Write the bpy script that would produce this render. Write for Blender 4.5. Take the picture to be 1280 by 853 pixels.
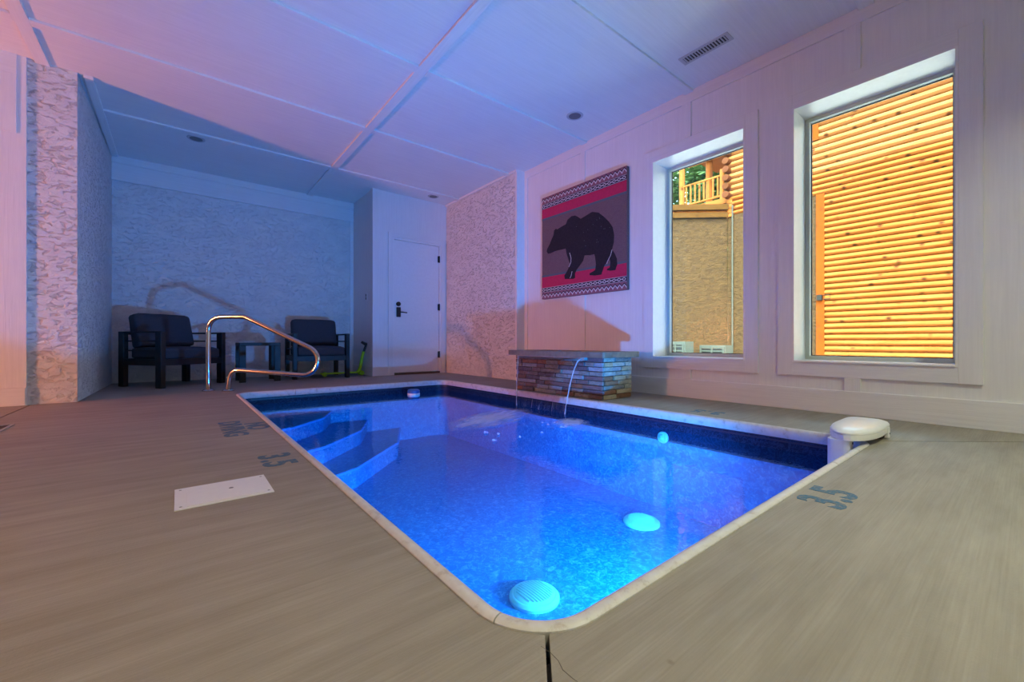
import bpy, bmesh, math, random
from mathutils import Vector, Matrix, noise as mnoise
from mathutils.geometry import tessellate_polygon
random.seed(7)
for o in list(bpy.data.objects): bpy.data.objects.remove(o, do_unlink=True)
SC = bpy.context.scene
COL = SC.collection
PI = math.pi

# ------------------------------------------------------------------ camera
FPX = 521.0                               # focal length in pixels of a 1280 px wide frame
YAW = math.atan(418 / 521.0)
cam = bpy.data.cameras.new('camera'); cam.sensor_width = 36; cam.lens = FPX / 1280 * 36
cam.shift_y = 1.5 / 1280; cam.clip_start = 0.02; cam.clip_end = 400
co = bpy.data.objects.new('camera', cam); COL.objects.link(co)
co.location = (0, 0, 0.5); co.rotation_euler = (PI / 2, 0, -YAW)
SC.camera = co

# ------------------------------------------------------------------ view, world, sun, lamps
SC.view_settings.view_transform = 'Standard'; SC.view_settings.look = 'None'
SC.view_settings.gamma = 1; SC.view_settings.use_curve_mapping = False
SC.view_settings.exposure = 0.0
w = bpy.data.worlds.new('sky'); SC.world = w; w.use_nodes = True
nt = w.node_tree; nt.nodes.clear()
sky = nt.nodes.new('ShaderNodeTexSky'); sky.sky_type = 'NISHITA'; sky.sun_disc = False
sky.sun_elevation = math.radians(55); sky.sun_rotation = math.radians(250); sky.air_density = 1.2; sky.dust_density = 3
bg = nt.nodes.new('ShaderNodeBackground'); bg.inputs[1].default_value = 3.4
wo = nt.nodes.new('ShaderNodeOutputWorld')
nt.links.new(sky.outputs[0], bg.inputs[0]); nt.links.new(bg.outputs[0], wo.inputs[0])

def lamp(name, kind, loc, power, color, size=0.1, rot=(0, 0, 0), **kw):
    l = bpy.data.lights.new(name, kind); l.energy = power; l.color = color
    if kind in ('POINT', 'SPOT'): l.shadow_soft_size = size
    if kind == 'AREA': l.shape = 'DISK'; l.size = size
    if kind == 'SUN': l.angle = size
    for k, v in kw.items(): setattr(l, k, v)
    o = bpy.data.objects.new(name, l); COL.objects.link(o); o.location = loc; o.rotation_euler = rot
    return o
# sun from behind this building, onto the neighbour's log wall
sd = Vector((0.62, 0.28, -0.95)).normalized()
so = lamp('sun', 'SUN', (0, 0, 20), 0.5, (1.0, 0.88, 0.70), math.radians(0.6)); so.rotation_euler = sd.to_track_quat('-Z', 'Y').to_euler()
# underwater pool light in the middle of the near end wall
lamp('pool_lamp', 'SPOT', (1.70, 0.605, -0.41), 640, (0.035, 0.33, 1.0), 0.07, (math.radians(90 + 17), 0, 0), spot_size=math.radians(134), spot_blend=1.0)
# orange lamp in the hall, beyond the panelled wall
hl = lamp('hall_lamp', 'SPOT', (-4.6, 3.93, 0.80), 840, (1.0, 0.29, 0.10), 0.16, spot_size=math.radians(92), spot_blend=1.0)
hl.rotation_euler = (Vector((3.46, 6.5, 1.35)) - hl.location).to_track_quat('-Z', 'Y').to_euler()
# neutral fill lamps added out of view behind the camera, shaped as recessed cans
FILL_CANS = [(0.0, -1.2), (2.1, -0.9)]
for cx_, cy_ in FILL_CANS:
    lamp('fill_lamp', 'AREA', (cx_, cy_, 2.738), 30, (0.93, 0.97, 0.68), 0.12, spread=math.radians(125))

WARM_FILL = (-1.5, 1.3)                    # warm fill lamp added out of view to tint the left deck
lamp('fill_lamp', 'AREA', (*WARM_FILL, 2.738), 15, (1.0, 0.52, 0.26), 0.12, spread=math.radians(115))

# ------------------------------------------------------------------ helpers
class MB:
    def __init__(s): s.v = []; s.f = []
    def add(s, vs, fs):
        n = len(s.v); s.v += [tuple(v) for v in vs]; s.f += [tuple(i + n for i in f) for f in fs]; return s
    def box(s, x0, x1, y0, y1, z0, z1, M=None):
        vs = [Vector((x, y, z)) for z in (z0, z1) for y in (y0, y1) for x in (x0, x1)]
        if M: vs = [M @ v for v in vs]
        return s.add(vs, [(0, 2, 3, 1), (4, 5, 7, 6), (0, 1, 5, 4), (2, 6, 7, 3), (0, 4, 6, 2), (1, 3, 7, 5)])
    def prism(s, poly, z0, z1, M=None):
        n = len(poly)
        a = sum(poly[i][0] * poly[(i + 1) % n][1] - poly[(i + 1) % n][0] * poly[i][1] for i in range(n))
        if a < 0: poly = poly[::-1]
        vs = [Vector((p[0], p[1], z0)) for p in poly] + [Vector((p[0], p[1], z1)) for p in poly]
        if M: vs = [M @ v for v in vs]
        tris = tessellate_polygon([[Vector((p[0], p[1], 0)) for p in poly]])
        fs = []
        for t in tris:
            A, B, C = [poly[i] for i in t]
            cr = (B[0] - A[0]) * (C[1] - A[1]) - (B[1] - A[1]) * (C[0] - A[0])
            if cr < 0: t = t[::-1]
            fs.append(tuple(i + n for i in t)); fs.append(tuple(t[::-1]))
        fs += [(i, (i + 1) % n, (i + 1) % n + n, i + n) for i in range(n)]
        return s.add(vs, fs)
    def tube(s, path, r, seg=10, cap=True):
        path = [Vector(p) for p in path]; n = len(path); rs = r if isinstance(r, (list, tuple)) else [r] * n
        vs = []; t0 = (path[1] - path[0]).normalized(); up = Vector((0, 0, 1))
        if abs(t0.dot(up)) > 0.95: up = Vector((1, 0, 0))
        nrm = (up - t0 * up.dot(t0)).normalized()
        for i, p in enumerate(path):
            t = (path[min(i + 1, n - 1)] - path[max(i - 1, 0)]).normalized()
            nrm = (nrm - t * nrm.dot(t)).normalized(); b = t.cross(nrm)
            for k in range(seg):
                a = 2 * PI * k / seg; vs.append(p + (nrm * math.cos(a) + b * math.sin(a)) * rs[i])
        fs = [(i * seg + k, i * seg + (k + 1) % seg, (i + 1) * seg + (k + 1) % seg, (i + 1) * seg + k) for i in range(n - 1) for k in range(seg)]
        if cap: fs += [tuple(range(seg))[::-1], tuple(range((n - 1) * seg, n * seg))]
        return s.add(vs, fs)
    def lathe(s, prof, seg=24, M=None):
        vs = []; n = len(prof)
        for r, z in prof:
            for k in range(seg):
                a = 2 * PI * k / seg; v = Vector((r * math.cos(a), r * math.sin(a), z)); vs.append(M @ v if M else v)
        fs = [(i * seg + k, i * seg + (k + 1) % seg, (i + 1) * seg + (k + 1) % seg, (i + 1) * seg + k) for i in range(n - 1) for k in range(seg)]
        fs += [tuple(range(seg))[::-1], tuple(range((n - 1) * seg, n * seg))]
        return s.add(vs, fs)
    def build(s, name, mat, parent=None, bevel=0, smooth=False, seg=2):
        me = bpy.data.meshes.new(name); me.from_pydata(s.v, [], s.f); me.update()
        return link(name, me, mat, parent, bevel, smooth, seg)

def link(name, me, mat, parent=None, bevel=0, smooth=False, seg=2):
    o = bpy.data.objects.new(name, me); COL.objects.link(o)
    if mat and not me.materials: me.materials.append(mat)
    if parent: o.parent = parent
    if bevel:
        b = o.modifiers.new('bevel', 'BEVEL'); b.width = bevel; b.segments = seg; b.limit_method = 'ANGLE'
    if smooth:
        for p in me.polygons: p.use_smooth = True
        try: me.set_sharp_from_angle(angle=math.radians(40))
        except Exception: pass
    return o
def tag(o, label=None, cat=None, group=None, kind=None):
    if label: o['label'] = label
    if cat: o['category'] = cat
    if group: o['group'] = group
    if kind: o['kind'] = kind
    return o
def empty(name, loc=(0, 0, 0), rz=0):
    o = bpy.data.objects.new(name, None); COL.objects.link(o); o.location = loc; o.rotation_euler = (0, 0, rz); o.empty_display_size = 0.1; return o
def struct(o, label): return tag(o, label, None, None, 'structure')
def copy_tree(o, parent=None):
    c = o.copy(); COL.objects.link(c); c.parent = parent
    for ch in list(o.children): copy_tree(ch, c)
    return c
def rrect(x0, x1, y0, y1, r, n=8):
    pts = []
    for cx, cy, a0 in ((x1 - r, y1 - r, 0), (x0 + r, y1 - r, 90), (x0 + r, y0 + r, 180), (x1 - r, y0 + r, 270)):
        for k in range(n + 1):
            a = math.radians(a0 + 90 * k / n); pts.append((cx + r * math.cos(a), cy + r * math.sin(a)))
    return pts

# ------------------------------------------------------------------ materials
class NM:
    def __init__(s, name):
        s.m = bpy.data.materials.new(name); s.m.use_nodes = True; s.t = s.m.node_tree; s.t.nodes.clear()
        s.out = s.n('ShaderNodeOutputMaterial')
    def n(s, ty, **kw):
        x = s.t.nodes.new(ty)
        for k, v in kw.items(): setattr(x, k, v)
        return x
    def l(s, a, b): s.t.links.new(a, b)
    def coord(s, scale=(1, 1, 1), rot=(0, 0, 0), src='Object', rnd=False):
        tc = s.n('ShaderNodeTexCoord'); mp = s.n('ShaderNodeMapping'); mp.inputs['Scale'].default_value = scale; mp.inputs['Rotation'].default_value = rot
        s.l(tc.outputs[src], mp.inputs[0])
        if rnd:
            oi = s.n('ShaderNodeObjectInfo'); mu = s.n('ShaderNodeMath', operation='MULTIPLY'); mu.inputs[1].default_value = 37.0
            s.l(oi.outputs['Random'], mu.inputs[0]); s.l(mu.outputs[0], mp.inputs['Location'])
        return mp.outputs[0]
    def noise(s, vec, scale, detail=4, rough=.55, dist=0):
        x = s.n('ShaderNodeTexNoise'); x.inputs['Scale'].default_value = scale; x.inputs['Detail'].default_value = detail
        x.inputs['Roughness'].default_value = rough; x.inputs['Distortion'].default_value = dist
        s.l(vec, x.inputs['Vector']); return x.outputs['Fac']
    def ramp(s, fac, stops):
        r = s.n('ShaderNodeValToRGB'); e = r.color_ramp.elements
        while len(e) < len(stops): e.new(0.5)
        for i, (p, c) in enumerate(stops):
            e[i].position = p; e[i].color = (*c, 1) if len(c) == 3 else c
        s.l(fac, r.inputs[0]); return r.outputs[0]
    def mix(s, fac, a, b, mode='MIX'):
        x = s.n('ShaderNodeMix', data_type='RGBA', blend_type=mode)
        for sock, v in ((x.inputs[0], fac), (x.inputs[6], a), (x.inputs[7], b)):
            if hasattr(v, 'links'): s.l(v, sock)
            elif isinstance(v, (int, float)): sock.default_value = v
            else: sock.default_value = (*v, 1)
        return x.outputs[2]
    def bump(s, h, strength=.3, dist=.01, nrm=None):
        b = s.n('ShaderNodeBump'); b.inputs['Strength'].default_value = strength; b.inputs['Distance'].default_value = dist
        s.l(h, b.inputs['Height'])
        if nrm: s.l(nrm, b.inputs['Normal'])
        return b.outputs[0]
    def pbr(s, col, rough=.5, metal=0, nrm=None, spec=.5, emit=None, estr=0, alpha=None):
        p = s.n('ShaderNodeBsdfPrincipled')
        if hasattr(col, 'links'): s.l(col, p.inputs['Base Color'])
        else: p.inputs['Base Color'].default_value = (*col, 1)
        if hasattr(rough, 'links'): s.l(rough, p.inputs['Roughness'])
        else: p.inputs['Roughness'].default_value = rough
        p.inputs['Metallic'].default_value = metal; p.inputs['Specular IOR Level'].default_value = spec
        if nrm: s.l(nrm, p.inputs['Normal'])
        if emit: p.inputs['Emission Color'].default_value = (*emit, 1); p.inputs['Emission Strength'].default_value = estr
        if alpha is not None:
            if hasattr(alpha, 'links'): s.l(alpha, p.inputs['Alpha'])
            else: p.inputs['Alpha'].default_value = alpha
        s.l(p.outputs[0], s.out.inputs[0]); return s.m
M = {}
def flat(name, col, rough=.5, metal=0, spec=.5, grain=0.0):
    m = NM(name); c = m.coord(); f = m.noise(c, 40, 3)
    a = tuple(x * (1 - grain) for x in col); b = tuple(min(1, x * (1 + grain)) for x in col)
    M[name] = m.pbr(m.ramp(f, [(.3, a), (.7, b)]), rough, metal, None, spec); return M[name]
flat('black_plastic', (.012, .012, .014), .4); flat('black_metal', (.012, .013, .016), .45, .3, grain=.15)
flat('white_plastic', (.78, .78, .76), .28, grain=.02); m = NM('coping_white'); c = m.coord(); f = m.noise(c, 26, 5, .65)
M['coping_white'] = m.pbr(m.ramp(f, [(.33, (.44, .39, .34)), (.44, (.57, .545, .52)), (.7, (.64, .62, .60))]), .42)
flat('drain_cyan_lit', (.50, .92, .84), .4, grain=.02); flat('can_dark', (.16, .16, .17), .5); flat('white_trim_ring', (.5, .5, .52), .5)  # drain covers: the pool light's cyan glow is tinted into white plastic
flat('vinyl_frame', (.56, .62, .58), .45); flat('lime', (.38, .75, .02), .4, grain=.08)
flat('condenser_grey', (.040, .046, .040), .6, 0, .2, .05); flat('outdoor_dark', (.006, .006, .006), .6, 0, .2); flat('silver_grey', (.30, .32, .30), .5, grain=.05); flat('dark_gap', (.05, .04, .035), .9); flat('threshold', (.09, .055, .035), .5)
flat('crimson', (.50, .014, .075), .75, grain=.08); flat('print_dark', (.035, .018, .035), .8); flat('print_pale', (.62, .57, .58), .8)
flat('print_grey', (.10, .12, .14), .8); flat('bear_black', (.012, .008, .014), .8, grain=.4); flat('print_maroon', (.26, .10, .13), .8)
flat('pipe_white', (.045, .045, .038), .6, 0, .2); flat('float_blue', (.02, .13, .45), .4); flat('joint_seal', (.10, .085, .07), .9)
m = NM('chrome'); c = m.coord(); m.pbr(m.ramp(m.noise(c, 60), [(.3, (.50, .48, .46)), (.7, (.58, .56, .54))]), .14, 1.0); M['chrome'] = m.m
m = NM('marking_paint'); c = m.coord(); f = m.noise(c, 90, 5)
m.pbr(m.ramp(f, [(.40, (.16, .17, .17)), (.52, (.035, .12, .20))]), .7); M['paint_mark'] = m.m
m = NM('marking_worn'); c = m.coord(); f = m.noise(c, 45, 5)
m.pbr(m.ramp(f, [(.38, (.26, .27, .24)), (.52, (.03, .13, .24))]), .7); M['paint_worn'] = m.m

def painted(name, axis):
    m = NM(name); sc = {'x': (1.5, 40, 40), 'y': (40, 1.5, 40), 'z': (40, 40, 1.5)}[axis]
    c = m.coord(sc); f = m.noise(c, 1.6, 6, .65, .4); g = m.noise(m.coord((1, 1, 1)), 3, 3)
    col = m.mix(.5, m.ramp(f, [(.25, (.66, .66, .67)), (.75, (.82, .82, .82))]), m.ramp(g, [(.3, (.74, .74, .75)), (.7, (.80, .80, .79))]))
    M[name] = m.pbr(col, .5, 0, m.bump(f, .4, .005))
painted('paint_x', 'x'); painted('paint_y', 'y'); painted('paint_z', 'z')
m = NM('smooth_white'); c = m.coord(); f = m.noise(c, 30, 3)
M['white'] = m.pbr(m.ramp(f, [(.3, (.77, .77, .77)), (.7, (.81, .81, .81))]), .32, 0, m.bump(f, .05, .002))
def stucco(name, scale, strength, dist, ca, cb):
    m = NM(name); c = m.coord((1, 1, 1.7)); a = m.noise(c, scale, 6, .62, .55); b = m.noise(c, scale * 4, 4, .6, .2)
    r = m.ramp(a, [(.36, (0, 0, 0)), (.46, (.75, .75, .75)), (.62, (1, 1, 1))])
    hh = m.n('ShaderNodeMath', operation='MULTIPLY_ADD'); hh.inputs[1].default_value = .35; m.l(b, hh.inputs[0]); m.l(r, hh.inputs[2])
    col = m.ramp(m.noise(c, 5, 4), [(.3, ca), (.7, cb)])
    M[name] = m.pbr(col, .75, 0, m.bump(hh.outputs[0], strength, dist), .25)
stucco('stucco', 19, .85, .010, (.70, .70, .70), (.80, .80, .79)); stucco('stucco_bold', 17, 1.0, .014, (.70, .70, .70), (.80, .80, .79))
stucco('tan_stucco', 7, .5, .05, (.026, .0112, .0022), (.052, .0250, .0055))
def concrete(name, rot):
    m = NM(name); c0 = m.coord((1, 1, 1)); cs = m.coord((1.5, 11, 1), (0, 0, rot)); cs2 = m.coord((1.5, 110, 1), (0, 0, rot))
    big = m.noise(c0, 1.1, 5, .6, .3); st = m.noise(cs, 1.6, 5, .6); fine = m.noise(cs2, 2.0, 3, .6); sp = m.noise(c0, 160, 2)
    col = m.mix(.55, m.ramp(big, [(.3, (.25, .22, .17)), (.7, (.37, .335, .27))]), m.ramp(st, [(.25, (.21, .182, .14)), (.75, (.41, .372, .305))]))
    col = m.mix(.5, col, m.ramp(fine, [(.3, (.70, .69, .68)), (.7, (1, 1, 1))]), 'MULTIPLY')
    vs = m.n('ShaderNodeTexVoronoi'); vs.inputs['Scale'].default_value = 3.2; m.l(c0, vs.inputs['Vector'])
    col = m.mix(m.ramp(vs.outputs['Distance'], [(.008, (1, 1, 1)), (.028, (0, 0, 0))]), col, (.15, .115, .085))
    hsum = m.n('ShaderNodeMath', operation='ADD'); m.l(fine, hsum.inputs[0]); m.l(sp, hsum.inputs[1])
    M[name] = m.pbr(col, .62, 0, m.bump(hsum.outputs[0], .35, .003), .35)
concrete('concrete_a', 0); concrete('concrete_b', PI / 2)
# pool liner: printed pebbles with rippled-light caustic flecks painted in, and the border band
m = NM('liner'); c = m.coord((1, 1, 1)); n1 = m.noise(c, 2.2, 3); v = m.n('ShaderNodeTexVoronoi'); v.inputs['Scale'].default_value = 46
dv = m.n('ShaderNodeMix', data_type='VECTOR'); m.l(c, v.inputs['Vector'])
n2 = m.noise(c, 30, 4, .65, 1.4)
col = m.mix(.6, m.ramp(v.outputs['Distance'], [(.05, (.12, .36, .62)), (.5, (.008, .30, .62))]), m.ramp(n2, [(.40, (.001, .15, .46)), (.52, (.008, .38, .72)), (.62, (.25, .72, .95)), (.70, (.6, .95, 1.0))]))
col = m.mix(.3, col, m.ramp(n1, [(.3, (.01, .08, .36)), (.7, (.03, .18, .52))]))
M['liner'] = m.pbr(col, .5)
m = NM('liner_border'); c = m.coord((1, 1, 1)); n1 = m.noise(c, 16, 4, .6, 3.0); n2 = m.noise(c, 60, 2)
col = m.ramp(n1, [(.44, (.005, .015, .045)), (.50, (.022, .055, .12)), (.56, (.005, .015, .045))])
M['liner_border'] = m.pbr(col, .5, 0, None, .12)
flat('liner_stripe', (.006, .018, .05), .4); flat('step_blue', (.05, .28, .85), .5, grain=.1); flat('step_edge', (.10, .42, .95), .5)
# water
m = NM('water'); c = m.coord((1, 1, 1)); a = m.noise(c, 9, 3, .6, .8); b = m.noise(c, 42, 2, .5, .6)
hh = m.n('ShaderNodeMath', operation='MULTIPLY_ADD'); hh.inputs[1].default_value = .18; m.l(b, hh.inputs[0]); m.l(a, hh.inputs[2])
nr = m.bump(hh.outputs[0], .075, .02)
tr = m.n('ShaderNodeBsdfTransparent'); tr.inputs[0].default_value = (.42, .88, 1.0, 1)
gl = m.n('ShaderNodeBsdfGlossy'); gl.inputs['Roughness'].default_value = .012; m.l(nr, gl.inputs['Normal'])
fr = m.n('ShaderNodeFresnel'); fr.inputs[0].default_value = 1.33; m.l(nr, fr.inputs['Normal'])
mx = m.n('ShaderNodeMixShader'); m.l(fr.outputs[0], mx.inputs[0]); m.l(tr.outputs[0], mx.inputs[1]); m.l(gl.outputs[0], mx.inputs[2]); m.l(mx.outputs[0], m.out.inputs[0])
M['water'] = m.m
def glassy(name, tint, ior, extra=None):
    m = NM(name); tr = m.n('ShaderNodeBsdfTransparent'); tr.inputs[0].default_value = (*tint, 1)
    gl = m.n('ShaderNodeBsdfGlossy'); gl.inputs['Roughness'].default_value = .02 if not extra else .12
    fr = m.n('ShaderNodeFresnel'); fr.inputs[0].default_value = ior
    mx = m.n('ShaderNodeMixShader'); m.l(fr.outputs[0], mx.inputs[0]); m.l(tr.outputs[0], mx.inputs[1]); m.l(gl.outputs[0], mx.inputs[2])
    if extra:
        c = m.coord(extra); f = m.noise(c, 1, 4, .6)
        r = m.ramp(f, [(.55, (0, 0, 0)), (.85, (.30, .30, .30))]) if ior < 1.4 else m.ramp(f, [(.3, (.25, .25, .25)), (.7, (.6, .6, .6))]); df = m.n('ShaderNodeBsdfDiffuse'); df.inputs[0].default_value = (.8, .85, .9, 1)
        m2 = m.n('ShaderNodeMixShader'); m.l(r, m2.inputs[0]); m.l(mx.outputs[0], m2.inputs[1]); m.l(df.outputs[0], m2.inputs[2]); m.l(m2.outputs[0], m.out.inputs[0])
    else: m.l(mx.outputs[0], m.out.inputs[0])
    M[name] = m.m
glassy('glass', (.86, .96, .88), 1.35); glassy('falling_water', (.93, .96, .98), 1.33, (30, 30, 2.2)); glassy('water_strand', (.85, .9, .95), 1.5, (20, 20, 12))
m = NM('foam'); c = m.coord((1.6, 6, 1)); f = m.noise(c, 2.6, 5, .6, .6)
tc = m.n('ShaderNodeTexCoord'); gr = m.n('ShaderNodeTexGradient', gradient_type='SPHERICAL'); mp = m.n('ShaderNodeMapping'); mp.inputs['Location'].default_value = (-1, -1, 0); mp.inputs['Scale'].default_value = (2, 2, 0)
m.l(tc.outputs['Generated'], mp.inputs[0]); m.l(mp.outputs[0], gr.inputs[0])
mu = m.n('ShaderNodeMath', operation='MULTIPLY'); m.l(f, mu.inputs[0]); m.l(gr.outputs['Fac'], mu.inputs[1])
al = m.ramp(mu.outputs[0], [(.07, (0, 0, 0)), (.36, (.85, .85, .85))])
M['foam'] = m.pbr((.48, .58, .92), .4, alpha=al)
# fabrics
m = NM('charcoal_fabric'); c = m.coord((1, 1, 1)); f = m.noise(c, 260, 2)
M['fabric'] = m.pbr(m.ramp(f, [(.3, (.035, .040, .052)), (.7, (.065, .072, .090))]), .9, 0, m.bump(f, .3, .001), .2)
# stones
STONE = []
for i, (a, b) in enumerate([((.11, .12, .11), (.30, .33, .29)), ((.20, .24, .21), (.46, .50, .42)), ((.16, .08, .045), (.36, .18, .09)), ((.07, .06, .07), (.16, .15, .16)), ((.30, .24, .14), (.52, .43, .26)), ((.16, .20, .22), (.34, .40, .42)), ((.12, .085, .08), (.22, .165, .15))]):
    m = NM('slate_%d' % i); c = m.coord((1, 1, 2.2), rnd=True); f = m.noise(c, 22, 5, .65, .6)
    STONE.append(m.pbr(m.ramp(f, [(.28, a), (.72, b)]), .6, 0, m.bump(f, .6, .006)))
m = NM('cap_stone'); c = m.coord((1, 1, 1)); f = m.noise(c, 14, 5)
M['cap'] = m.pbr(m.ramp(f, [(.3, (.13, .105, .075)), (.7, (.25, .20, .14))]), .55, 0, m.bump(f, .3, .004))
# pine logs
def pine(name, ca, cb, knot):
    m = NM(name); c = m.coord((3, .35, 3), rnd=True); f = m.noise(c, 3, 5, .6, .5)
    kc = m.coord((1.6, 1.6, 1.6), rnd=True); v = m.n('ShaderNodeTexVoronoi'); v.inputs['Scale'].default_value = 1.7; m.l(kc, v.inputs['Vector'])
    col = m.ramp(f, [(.28, ca), (.72, cb)])
    col = m.mix(m.ramp(v.outputs['Distance'], [(.10, (1, 1, 1)), (.22, (0, 0, 0))]), col, knot)
    M[name] = m.pbr(col, .75, 0, None, .08)
pine('pine_pale', (.22, .080, .022), (.29, .125, .045), (.07, .022, .008)); pine('pine', (.19, .050, .008), (.28, .098, .024), (.05, .016, .005)); pine('pine_orange', (.12, .024, .001), (.16, .034, .002), (.08, .02, .002))
pine('pine_end', (.060, .018, .006), (.090, .028, .010), (.03, .01, .004)); pine('beam_brown', (.045, .018, .003), (.075, .033, .007), (.02, .008, .002))
m = NM('leaf'); c = m.coord((1, 1, 1)); f = m.noise(c, 1.2, 4)
M['leaf'] = m.pbr(m.ramp(f, [(.3, (.018, .055, .008)), (.7, (.06, .13, .025))]), .6)
flat('bark', (.10, .06, .035), .9, grain=.3); flat('gravel', (.42, .40, .36), .9, grain=.35); flat('roof_grey', (.12, .12, .12), .9)
flat('pool_lens', (.6, .8, 1.0), .3)

# ------------------------------------------------------------------ dimensions (metres)
H = 2.76; XR = 3.60; XS = 3.46; YF = -2.3; XL = -5.4
YB = 6.95; YC = 6.05; XC = 2.24; YP = 5.0; XP = -0.655; XAL = -0.62
PX0, PX1, PY0, PY1, PR = 0.43, 2.745, 0.49, 4.84, 0.155
WZ = -0.125; PF = -0.70

# ------------------------------------------------------------------ floor: concrete slabs round the pool
outer = (XL, 3.60, YF, YB)
fl = MB()
for x0, x1, y0, y1 in ((XL, PX0 - .0, YF, YB), (PX1, 3.62, YF, YB), (PX0, PX1, YF, PY0), (PX0, PX1, PY1, YB)):
    fl.box(x0, x1, y0, y1, -.30, -.022)
floor = struct(fl.build('floor', M['joint_seal']), 'broom-finished tan concrete pool deck')
g = .005
hole = rrect(PX0, PX1, PY0, PY1, PR, 10)          # ccw: starts at right-top corner
nC = 11
def rng(a, b):
    n = len(hole); out = []; i = a
    while True:
        out.append(hole[i % n])
        if i % n == b % n: break
        i += 1
    return out
# joint one leaves the rounded near-left corner, joint two the near-right corner
kNL = 2 * nC + 6; pNL = hole[kNL]; kNR = 3 * nC + 5; pNR = hole[kNR]
jd = Vector((-.66, -.75)); tj = (pNL[1] - YF) / .75; eNL = (pNL[0] - .66 * tj, YF)
near = [(pNL[0] + g, pNL[1]), ] + rng(kNL + 1, kNR - 1) + [(pNR[0], pNR[1] - g), (XR, -.22 - g), (XR, YF), (eNL[0] + g, YF)]
XJ = -0.915
far_ = [(pNR[0], pNR[1] + g)] + rng(kNR + 1, kNL - 1) + [(pNL[0] - g, pNL[1])]
# the joint to the hall at XJ: where joint one crosses it
tx = (pNL[0] - XJ) / .66; yx = pNL[1] - .75 * tx
far_ += [(XJ + g, yx + .012), (XJ + g, YB), (XR, YB), (XR, -.22 + g)]
left = [(XJ - g, yx), (eNL[0] - g, YF), (XL, YF), (XL, YB), (XJ - g, YB)]
slab_near = MB().prism(near, -.09, 0).build('slab', M['concrete_b'], floor)
slab_far = MB().prism(far_, -.09, 0).build('slab', M['concrete_a'], floor)
MB().prism(left, -.09, 0).build('slab', M['concrete_a'], floor)
def marking(text, x, y, size, rz, mat, parent, align='CENTER', sp=1.0):
    cu = bpy.data.curves.new('marking', 'FONT'); cu.body = text; cu.size = size; cu.extrude = .0004; cu.align_x = align; cu.align_y = 'CENTER'; cu.space_character = sp; cu.space_line = .82
    cu.offset = .0055
    t = bpy.data.objects.new('tmp', cu); COL.objects.link(t); bpy.context.view_layer.update()
    me = bpy.data.meshes.new_from_object(t.evaluated_get(bpy.context.evaluated_depsgraph_get())); bpy.data.objects.remove(t)
    o = link('painted_marking', me, mat, parent); o.location = (x, y, .0006); o.rotation_euler = (0, 0, rz); return o
marking('NO\nDIVING', .305, 2.90, .150, -PI / 2, M['paint_mark'], slab_far)['label'] = 'blue stencilled words NO DIVING'
marking('3.5', .325, 2.01, .165, -PI / 2, M['paint_mark'], slab_far, sp=1.1)['label'] = 'blue stencilled depth mark 3.5'
marking('3.5', 1.64, .405, .165, 0, M['paint_mark'], slab_near, sp=1.05)['label'] = 'blue stencilled depth mark 3.5'
marking('3.5', 2.96, 1.45, .165, PI / 2, M['paint_worn'], slab_far, sp=1.1)['label'] = 'worn pale depth mark 3.5'

crk = [(0.466, 0.505), (0.468, 0.485), (0.466, 0.465), (0.458, 0.447), (0.458, 0.426), (0.459, 0.418)]
MB().tube([(x, y, .0) for x, y in crk], [.0003, .0006, .0006, .0007, .0006, .0004], 5).build('crack', M['joint_seal'], slab_near)

# ------------------------------------------------------------------ pool
pool = tag(empty('swimming_pool', (1.6, 2.6, 0)), 'small rectangular indoor pool with blue liner and white coping', 'pool')
def P_(o): o.parent = pool; o.matrix_parent_inverse = Matrix.Translation((-1.6, -2.6, 0)); return o
li = rrect(PX0 + .016, PX1 - .016, PY0 + .016, PY1 - .016, PR - .014, 10); n = len(li)
def band(z0, z1, name, mat, off=0):
    me = MB(); c = (1.6, 2.65)
    L = rrect(PX0 + .016 + off, PX1 - .016 - off, PY0 + .016 + off, PY1 - .016 - off, PR - .014, 10)
    me.add([(p[0], p[1], z0) for p in L] + [(p[0], p[1], z1) for p in L], [((i + 1) % n, i, i + n, (i + 1) % n + n) for i in range(n)])
    return P_(me.build(name, mat))
band(PF, -.205, 'liner_wall', M['liner']); band(-.205, -.078, 'liner_border', M['liner_border'])
band(-.078, -.052, 'liner_stripe', M['liner_stripe'], .004); band(-.066, -.060, 'liner_stripe', M['liner_border'], .007); band(-.212, -.200, 'liner_stripe', M['liner_stripe'], .002)
P_(MB().add([(p[0], p[1], PF) for p in li], [tuple(range(n))]).build('pool_bottom', M['liner']))
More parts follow.
